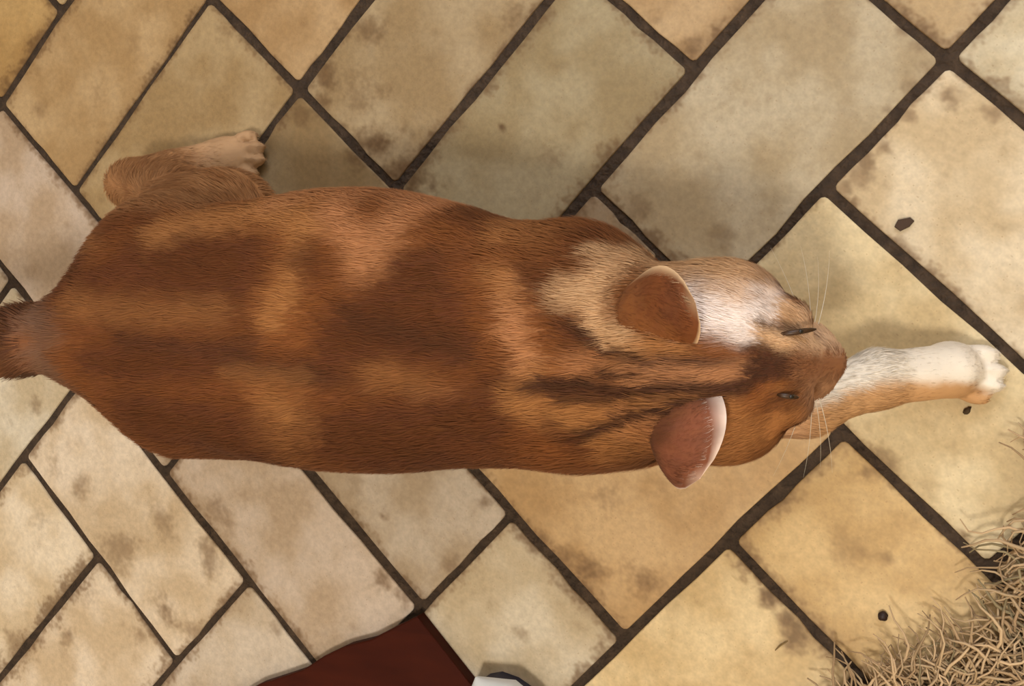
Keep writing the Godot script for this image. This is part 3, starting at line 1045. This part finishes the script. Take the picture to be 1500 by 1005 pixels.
# one ear: a cupped leaf of skin, its rim thin, joined into the body's lists
func ear(base: Vector3, axis: Vector3, facing: Vector3, length: float, width: float, back: Color, back2: Color, inner: Color, rim: Color) -> void:
	var a := axis.normalized()
	var f := (facing - a * facing.dot(a)).normalized()
	var s := a.cross(f)
	var nt := 16
	var ns := 19
	for sheet in 2:
		var first := c_verts.size()
		var pts := PackedVector3Array()
		for i in nt + 1:
			var t := float(i) / nt
			var w := width * pow(1.0 - pow(t, 5.0), 0.5) * (0.86 + 0.3 * t * (1.0 - t) * 2.0) + 0.0008
			var phm := lerpf(1.45, 0.75, t)
			var r := w / sin(phm)
			for j in ns:
				var q := float(j) / (ns - 1) * 2.0 - 1.0
				var ph := q * phm
				var p := base + a * (length * t) + s * r * sin(ph) - f * r * (cos(ph) - cos(phm)) - f * length * 0.10 * t * t
				if sheet == 1:
					p += f * 0.003 * (1.0 - q * q) * (1.0 - t * 0.8)
				pts.append(p)
		for i in nt + 1:
			for j in ns:
				var i0 := maxi(i - 1, 0) * ns + j
				var i1 := mini(i + 1, nt) * ns + j
				var j0 := i * ns + maxi(j - 1, 0)
				var j1 := i * ns + mini(j + 1, ns - 1)
				var n := (pts[i1] - pts[i0]).cross(pts[j1] - pts[j0]).normalized()
				if (n.dot(f) < 0.0) == (sheet == 1):
					n = -n
				c_verts.append(pts[i * ns + j])
				c_norms.append(n)
				var q := absf(float(j) / (ns - 1) * 2.0 - 1.0)
				var t := float(i) / nt
				var sq := float(j) / (ns - 1) * 2.0 - 1.0
				var edge := maxf(smoothstep(0.8 if sq > 0.0 else 0.95, 1.0, q), 0.4 * smoothstep(0.95, 1.0, t))
				var fl := 1.0 + 0.35 * fleck.get_noise_3dv(pts[i * ns + j] * 55.0)
				c_cols.append((back.lerp(back2, smoothstep(-0.3, 0.3, sq * 0.4 + (t - 0.5) * 1.6 + fleck.get_noise_3dv(pts[i * ns + j] * 60.0) * 0.4)) if sheet == 0 else inner).lerp(rim, edge * 0.85) * fl)
				c_len.append((0.0045 if edge < 0.1 else 0.0) if sheet == 0 else 0.0)
		for i in nt:
			for j in ns - 1:
				var v := first + i * ns + j
				if sheet == 0:
					c_quads.append_array(PackedInt32Array([v, v + 1, v + ns + 1, v + ns]))
				else:
					c_quads.append_array(PackedInt32Array([v, v + ns, v + ns + 1, v + 1]))


func paw(at: Vector3, dir: Vector3, size: float, spread: float) -> void:
	var d := Vector3(dir.x, 0, dir.z).normalized()
	var s := d.cross(Vector3.UP)
	var b := Basis(d, Vector3.UP, -s)
	blob(at + Vector3(0, 0.011 * size, 0), b, Vector3(0.019, 0.011, 0.0155) * size, 0.01)
	for k in 4:
		var o := (k - 1.5)
		var fwd := (0.021 if absf(o) < 1.0 else 0.0145) * size
		var toe_d := (d + s * o * spread).normalized()
		var c := at + d * fwd + s * o * 0.0088 * size + Vector3(0, 0.0078 * size, 0)
		blob(c, Basis(toe_d, Vector3.UP, -toe_d.cross(Vector3.UP)), Vector3(0.0105, 0.0078, 0.0049) * size, 0.0018)


func build_cat() -> void:
	var cat := Node3D.new()
	cat.name = "tabby_cat"
	add_child(cat)
	tag(cat, "ginger tabby cat walking across the tiles with one white foreleg stretched forward", "cat")
	warp = noise(91, 1.0, 3)
	fleck = noise(92, 1.0, 3)
	paint_coat_map()

	field_begin(Vector3(-0.45, -0.005, -0.195), Vector3(0.365, 0.30, 0.115), 0.0036)
	trunk([
		[-0.268, -0.006, 0.020, 0.176, 0.130], [-0.256, -0.008, 0.038, 0.190, 0.112], [-0.235, -0.013, 0.057, 0.199, 0.098], [-0.205, -0.016, 0.071, 0.203, 0.09], [-0.165, -0.014, 0.079, 0.205, 0.082],
		[-0.12, -0.010, 0.086, 0.204, 0.075], [-0.07, -0.010, 0.091, 0.202, 0.07], [-0.02, -0.009, 0.089, 0.202, 0.07], [0.03, -0.006, 0.080, 0.205, 0.074], [0.075, 0.000, 0.071, 0.206, 0.082],
		[0.11, 0.003, 0.063, 0.203, 0.096], [0.145, 0.006, 0.054, 0.204, 0.12], [0.165, 0.007, 0.044, 0.204, 0.14],
	], 0.012)
	# tail, lifted and running out of the picture
	bone(Vector3(-0.245, 0.178, -0.007), Vector3(-0.278, 0.196, -0.003), 0.024, 0.021, 0.03)
	bone(Vector3(-0.278, 0.196, -0.003), Vector3(-0.34, 0.222, 0.010), 0.020, 0.019, 0.012)
	bone(Vector3(-0.34, 0.222, 0.010), Vector3(-0.43, 0.238, 0.028), 0.019, 0.017, 0.012)
	# left hind leg, set out to the side
	bone(Vector3(-0.205, 0.135, -0.055), Vector3(-0.19, 0.09, -0.088), 0.048, 0.036, 0.03)
	bone(Vector3(-0.19, 0.09, -0.088), Vector3(-0.31, 0.056, -0.126), 0.032, 0.017, 0.025)
	bone(Vector3(-0.31, 0.052, -0.128), Vector3(-0.256, 0.022, -0.147), 0.017, 0.0165, 0.015)
	bone(Vector3(-0.22, 0.10, -0.085), Vector3(-0.28, 0.04, -0.128), 0.03, 0.018, 0.02)
	paw(Vector3(-0.248, 0.0, -0.152), Vector3(1, 0, -0.04), 1.08, 0.12)
	# right hind leg, under the belly
	bone(Vector3(-0.19, 0.13, 0.03), Vector3(-0.11, 0.09, 0.045), 0.048, 0.03, 0.03)
	bone(Vector3(-0.11, 0.09, 0.045), Vector3(-0.18, 0.055, 0.04), 0.027, 0.016, 0.02)
	bone(Vector3(-0.18, 0.055, 0.04), Vector3(-0.145, 0.02, 0.04), 0.016, 0.014, 0.012)
	paw(Vector3(-0.135, 0.0, 0.04), Vector3(1, 0, 0.05), 1.0, 0.1)
	# left foreleg, pushing back under the chest
	bone(Vector3(0.10, 0.13, -0.03), Vector3(0.06, 0.1, -0.035), 0.042, 0.028, 0.03)
	bone(Vector3(0.06, 0.1, -0.035), Vector3(0.045, 0.035, -0.03), 0.02, 0.0135, 0.015)
	paw(Vector3(0.05, 0.0, -0.03), Vector3(1, 0, 0), 1.0, 0.1)
	bone(Vector3(0.045, 0.035, -0.03), Vector3(0.048, 0.014, -0.03), 0.0135, 0.013, 0.01)
	# right foreleg, reaching forward
	bone(Vector3(0.11, 0.14, 0.028), Vector3(0.16, 0.108, 0.04), 0.036, 0.027, 0.03)
	bone(Vector3(0.16, 0.108, 0.04), Vector3(0.224, 0.074, 0.036), 0.023, 0.0165, 0.015)
	bone(Vector3(0.224, 0.074, 0.036), Vector3(0.262, 0.05, 0.020), 0.0165, 0.0165, 0.012)
	bone(Vector3(0.262, 0.05, 0.020), Vector3(0.304, 0.022, 0.015), 0.0165, 0.0168, 0.01)
	paw(Vector3(0.304, 0.0, 0.0145), Vector3(1, 0, 0.2), 1.04, 0.06)
	# neck and head
	bone(Vector3(0.11, 0.155, 0.003), Vector3(0.175, 0.178, 0.006), 0.052, 0.042, 0.025)
	var h := Vector3(0.193, 0.184, 0.006)
	var fwd := Vector3(0.86, -0.5, 0.0).normalized()
	var up := Vector3(0.5, 0.86, -0.04).normalized()
	var side := fwd.cross(up).normalized()
	up = side.cross(fwd)
	var hb := Basis(fwd, up, side)
	blob(h, hb, Vector3(0.047, 0.036, 0.044), 0.02)
	for s in [-1.0, 1.0]:
		blob(h + fwd * 0.012 - up * 0.016 + side * s * 0.029, hb, Vector3(0.030, 0.026, 0.026), 0.018)
		blob(h + fwd * 0.060 - up * 0.018 + side * s * 0.0095, hb, Vector3(0.0125, 0.011, 0.0115), 0.006)
		blob(h + fwd * 0.036 + up * 0.010 + side * s * 0.0215, hb, Vector3(0.013, 0.010, 0.011), 0.008)
	bone(h + fwd * 0.03 + up * 0.014, h + fwd * 0.066 - up * 0.008, 0.014, 0.0085, 0.012)
	blob(h + fwd * 0.052 - up * 0.030, hb, Vector3(0.015, 0.010, 0.013), 0.012)
	field_mesh()
	c_cols.resize(c_verts.size())
	c_len.resize(c_verts.size())
	for i in c_verts.size():
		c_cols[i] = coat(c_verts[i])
		c_len[i] = fur_length(c_verts[i])
	ear(Vector3(0.162, 0.204, -0.017), Vector3(0.74, 0.62, -0.18), Vector3(0.62, -0.60, -0.3), 0.047, 0.022, lin(120, 70, 30), lin(104, 54, 16), lin(226, 190, 176), lin(222, 190, 150))
	ear(Vector3(0.183, 0.198, 0.032), Vector3(0.34, 0.50, 0.80), Vector3(0.66, -0.70, 0.05), 0.039, 0.0295, lin(92, 50, 22), lin(120, 68, 44), lin(222, 178, 166), lin(232, 212, 200))
	var arr := []
	arr.resize(Mesh.ARRAY_MAX)
	var idx := PackedInt32Array()
	for q in range(0, c_quads.size(), 4):
		idx.append_array(PackedInt32Array([c_quads[q], c_quads[q + 1], c_quads[q + 2], c_quads[q], c_quads[q + 2], c_quads[q + 3]]))
	arr[Mesh.ARRAY_VERTEX] = c_verts
	arr[Mesh.ARRAY_NORMAL] = c_norms
	arr[Mesh.ARRAY_COLOR] = c_cols
	arr[Mesh.ARRAY_INDEX] = idx
	var mesh := ArrayMesh.new()
	mesh.add_surface_from_arrays(Mesh.PRIMITIVE_TRIANGLES, arr)
	var skin := vertex_mat(0.85)
	put("body", mesh, skin, cat)
	put("fur", fur_mesh(190000), skin, cat).set_meta("kind", "stuff")

	# face
	for s in [-1.0, 1.0]:   # narrowed to slits
		var at := surface_under(Vector2(0.236, -0.0095) if s < 0.0 else Vector2(0.232, 0.0225))
		var slit := 0.021 if s < 0.0 else 0.012
		var eye := put("eye", lump(Vector3(slit, 0.0030, 0.0030), 4, 0.0), plain_mat(Color8(58, 36, 18), 0.45), cat)
		eye.transform = Transform3D(hb.rotated(Vector3.UP, -s * 0.16), at - up * 0.0002)
		var pupil := put("pupil", lump(Vector3(0.0035, 0.0026, 0.0022), 4, 0.0), plain_mat(Color8(14, 10, 8), 0.15), eye)
		pupil.position = Vector3(0.0015, 0.0006, 0)
	var nose := put("nose", lump(Vector3(0.0075, 0.006, 0.0105), 6, 0.12), plain_mat(Color8(126, 80, 60), 0.5), cat)
	nose.transform = Transform3D(hb, h + fwd * 0.0730 - up * 0.0115)
	var wm := plain_mat(Color8(214, 206, 190), 0.6)
	for s in [-1.0, 1.0]:
		for k in 4:
			var st := SurfaceTool.new()
			st.begin(Mesh.PRIMITIVE_TRIANGLES)
			var root: Vector3 = h + fwd * (0.062 - 0.004 * (k % 3)) - up * (0.014 + 0.005 * (k / 3)) + side * s * 0.019
			var dirw: Vector3 = (side * s * 1.0 + fwd * (0.35 - 0.3 * (k % 3)) - up * (0.1 + 0.25 * (k / 3))).normalized()
			var pts := PackedVector3Array()
			var rad := PackedFloat32Array()
			for i in 7:
				var t := i / 6.0
				pts.append(root + dirw * 0.046 * t - up * 0.014 * t * t)
				rad.append(0.00022 * (1.0 - 0.85 * t))
			tube(st, pts, rad, 4)
			st.generate_normals()
			put("whisker", st.commit(), wm, cat)


func surface_under(at: Vector2) -> Vector3:   # the highest point of the body over that spot
	var best := Vector3(at.x, 0, at.y)
	for p in c_verts:
		if absf(p.x - at.x) < 0.003 and absf(p.z - at.y) < 0.003 and p.y > best.y:
			best.y = p.y
	return best


func fur_mesh(count: int) -> ArrayMesh:
	var total := 0.0
	var nq := c_quads.size() / 4
	var areas := PackedFloat32Array()
	areas.resize(nq)
	for q in nq:
		var a := c_verts[c_quads[q * 4]]
		var c := c_verts[c_quads[q * 4 + 2]]
		var ar := (c - a).cross(c_verts[c_quads[q * 4 + 3]] - c_verts[c_quads[q * 4 + 1]]).length() * 0.5
		var n := c_norms[c_quads[q * 4]]
		if n.y < -0.2:
			ar *= 0.25
		if c_len[c_quads[q * 4]] < 0.001:
			ar = 0.0
		elif a.x > 0.14:
			ar *= 4.0 if a.x > 0.215 and a.y > 0.12 else 2.0
		areas[q] = ar
		total += ar
	var vs := PackedVector3Array()
	var ns := PackedVector3Array()
	var cs := PackedColorArray()
	var ix := PackedInt32Array()
	var carry := 0.0
	for q in nq:
		carry += areas[q] / total * count
		while carry >= 1.0:
			carry -= 1.0
			var u := rng.randf()
			var v := rng.randf()
			var i0 := c_quads[q * 4]
			var i1 := c_quads[q * 4 + 1]
			var i2 := c_quads[q * 4 + 2]
			var i3 := c_quads[q * 4 + 3]
			var p := c_verts[i0].lerp(c_verts[i1], u).lerp(c_verts[i3].lerp(c_verts[i2], u), v)
			var n := c_norms[i0].lerp(c_norms[i1], u).lerp(c_norms[i3].lerp(c_norms[i2], u), v).normalized()
			var l := c_len[i0] * rng.randf_range(0.75, 1.2)
			var flow := fur_flow(p)
			var tuft := fleck.get_noise_3dv(p * 70.0)
			flow = flow.rotated(n, tuft * 0.5 + rng.randf_range(-0.16, 0.16))
			var d := (flow - n * flow.dot(n))
			d = d.normalized() if d.length_squared() > 1e-5 else n.cross(Vector3.RIGHT).normalized()
			var lift := rng.randf_range(0.07, 0.18)
			var w := d.cross(n).normalized() * (0.00032 if l > 0.005 else 0.00022)
			var b0 := p - n * 0.0008
			var b1 := b0 + (d * 0.55 + n * lift) * l
			var b2 := b0 + (d * 1.1 + n * lift * 1.15) * l
			var k := vs.size()
			vs.append_array(PackedVector3Array([b0 - w, b0 + w, b1 - w * 0.8, b1 + w * 0.8, b2]))
			var nn := (n + d * 0.15 + Vector3(rng.randf_range(-0.1, 0.1), rng.randf_range(-0.1, 0.1), rng.randf_range(-0.1, 0.1))).normalized()
			ns.append_array(PackedVector3Array([nn, nn, nn, nn, nn]))
			var c := c_cols[i0].lerp(c_cols[i1], u).lerp(c_cols[i3].lerp(c_cols[i2], u), v) * (rng.randf_range(0.92, 1.09) if p.x < 0.22 else rng.randf_range(0.8, 1.2))
			cs.append_array(PackedColorArray([c, c, c, c, c]))
			ix.append_array(PackedInt32Array([k, k + 2, k + 1, k + 1, k + 2, k + 3, k + 2, k + 4, k + 3]))
	var arr := []
	arr.resize(Mesh.ARRAY_MAX)
	arr[Mesh.ARRAY_VERTEX] = vs
	arr[Mesh.ARRAY_NORMAL] = ns
	arr[Mesh.ARRAY_COLOR] = cs
	arr[Mesh.ARRAY_INDEX] = ix
	var mesh := ArrayMesh.new()
	mesh.add_surface_from_arrays(Mesh.PRIMITIVE_TRIANGLES, arr)
	return mesh
